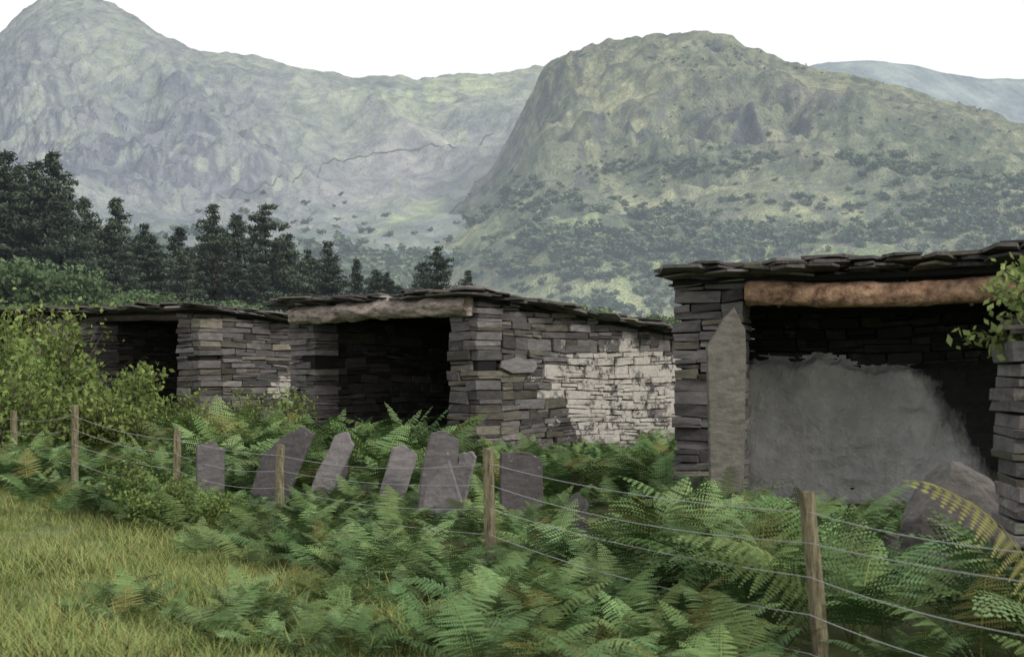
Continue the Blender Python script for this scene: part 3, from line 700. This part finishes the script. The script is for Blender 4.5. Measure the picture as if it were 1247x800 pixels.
for i in range(14000):
    y=5.5+rng.random()**1.2*24; x=rng.uniform(-16,1.5)
    if x>xb(y)+1.2 or abs(x/y)>.6: continue
    k=fbm(x*.7+3,y*.7,3,8); pts.append((x,y,gz(x,y)-.02)); s=.15+.95*k*rng.uniform(.7,1.2); sc.append((s*1.5,s*1.5,s)); ix.append(rng.integers(4)); rt.append((0,0,rng.uniform(0,6.28)))
scatter('meadow_grass',pts,rt,sc,ix,GV)
# ---------------------------------------------------------------- shrubs
def shrub(seed,n=1500,leaf=.075,h=1.4,r=.8,mat=M_bush):
    rng=np.random.default_rng(seed); V=[];Fc=[];C=[];K=[]
    for k in range(26):
        a=rng.uniform(0,6.28);rr=r*rng.uniform(.2,1);hh=h*rng.uniform(.45,1.05)*(1-.3*rr/r); tip=(math.cos(a)*rr,math.sin(a)*rr,hh); tube(V,Fc,(0,0,0),tip,.014,.004,4)
        sh=rng.uniform(.5,1.25)
        for j in range(n//26):
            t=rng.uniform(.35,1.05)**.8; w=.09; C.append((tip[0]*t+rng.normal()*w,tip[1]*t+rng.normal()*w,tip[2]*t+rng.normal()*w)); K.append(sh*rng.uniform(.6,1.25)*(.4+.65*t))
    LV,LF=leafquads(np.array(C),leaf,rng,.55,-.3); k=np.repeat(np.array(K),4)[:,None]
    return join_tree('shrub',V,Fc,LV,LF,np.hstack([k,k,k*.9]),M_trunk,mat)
SV=[shrub(61),shrub(62,1700,.09),shrub(63,1300,.07,1.2,.6)]
for u,v,Y in ((165,550,17.0),(215,562,16.4),(190,580,15.8),(235,585,16),(20,395,26),(-30,400,26),(60,405,27),(95,415,28),(130,425,28),(160,440,27),(30,440,23),(85,450,24),(5,430,22),(130,465,24),(190,470,26),(350,455,27),(240,475,25),(780,545,20),(745,555,20.5),(810,560,19.5),(-60,420,22),(300,475,26),(60,365,34),(20,350,36),(105,372,38)):
    x=ex(u,Y);g=gz(x,Y);h=(ez(v,Y)-g)/1.35; o=link('shrub',SV[int(u)%3]); o.location=(x,Y,g-.05); w=max(.6,min(h,2.2)); o.scale=(w,w,h); o.rotation_euler=(0,0,rng.uniform(0,6))
def branch():
    rng=np.random.default_rng(70); V=[];Fc=[];C=[];K=[]; root=Vector((4.25,9.9,1.9))
    for k in range(15):
        tip=Vector((ex(rng.uniform(1182,1275),9.7),9.7+rng.uniform(-.3,.4),ez(rng.uniform(312,425),9.7))); tube(V,Fc,tuple(root),tuple(tip),.012,.004,4)
        for j in range(55):
            t=rng.uniform(.55,1.03); p=root.lerp(tip,t); C.append((p.x+rng.normal()*.045,p.y+rng.normal()*.05,p.z+rng.normal()*.045)); K.append(rng.uniform(.6,1.2))
    LV,LF=leafquads(np.array(C),.075,rng,.55); k=np.repeat(np.array(K),4)[:,None]
    link('leafy_shrub_branch',join_tree('leafy_shrub_branch',V,Fc,LV,LF,np.hstack([k,k,k]),M_trunk,M_bush))
branch()
# ---------------------------------------------------------------- light
sd=Vector((.62,-.60,.50)).normalized()
w=bpy.data.worlds.new('World'); SC.world=w; w.use_nodes=True; nt=w.node_tree; nt.nodes.clear()
sky=nt.nodes.new('ShaderNodeTexSky'); sky.sky_type='NISHITA'; sky.sun_disc=False; sky.sun_elevation=math.asin(sd.z); sky.sun_rotation=math.atan2(sd.x,sd.y); sky.dust_density=4
mx=N(nt,'ShaderNodeMix',data_type='RGBA'); mx.inputs[0].default_value=.85; nt.links.new(sky.outputs[0],mx.inputs[6]); mx.inputs[7].default_value=(9.9,9.85,9.7,1)
bg=nt.nodes.new('ShaderNodeBackground'); bg.inputs[1].default_value=.118; nt.links.new(mx.outputs[2],bg.inputs[0]); ou=nt.nodes.new('ShaderNodeOutputWorld'); nt.links.new(bg.outputs[0],ou.inputs[0])
l=bpy.data.lights.new('sun','SUN'); l.energy=2.2; l.angle=math.radians(12); l.color=(1,.95,.88); lo=bpy.data.objects.new('sun',l); SC.collection.objects.link(lo); lo.rotation_euler=sd.to_track_quat('Z','Y').to_euler()
SC.view_settings.view_transform='Standard'; SC.view_settings.look='None'; SC.view_settings.exposure=0
cam=bpy.data.cameras.new('camera'); co=bpy.data.objects.new('camera',cam); SC.collection.objects.link(co); co.location=(0,0,EYE); co.rotation_euler=(math.radians(90),0,0)
cam.lens=50; cam.sensor_width=36; cam.shift_y=60/1247; cam.clip_end=20000; cam.clip_start=.1
cam.dof.use_dof=True; cam.dof.focus_distance=22; cam.dof.aperture_fstop=3.6
SC.camera=co
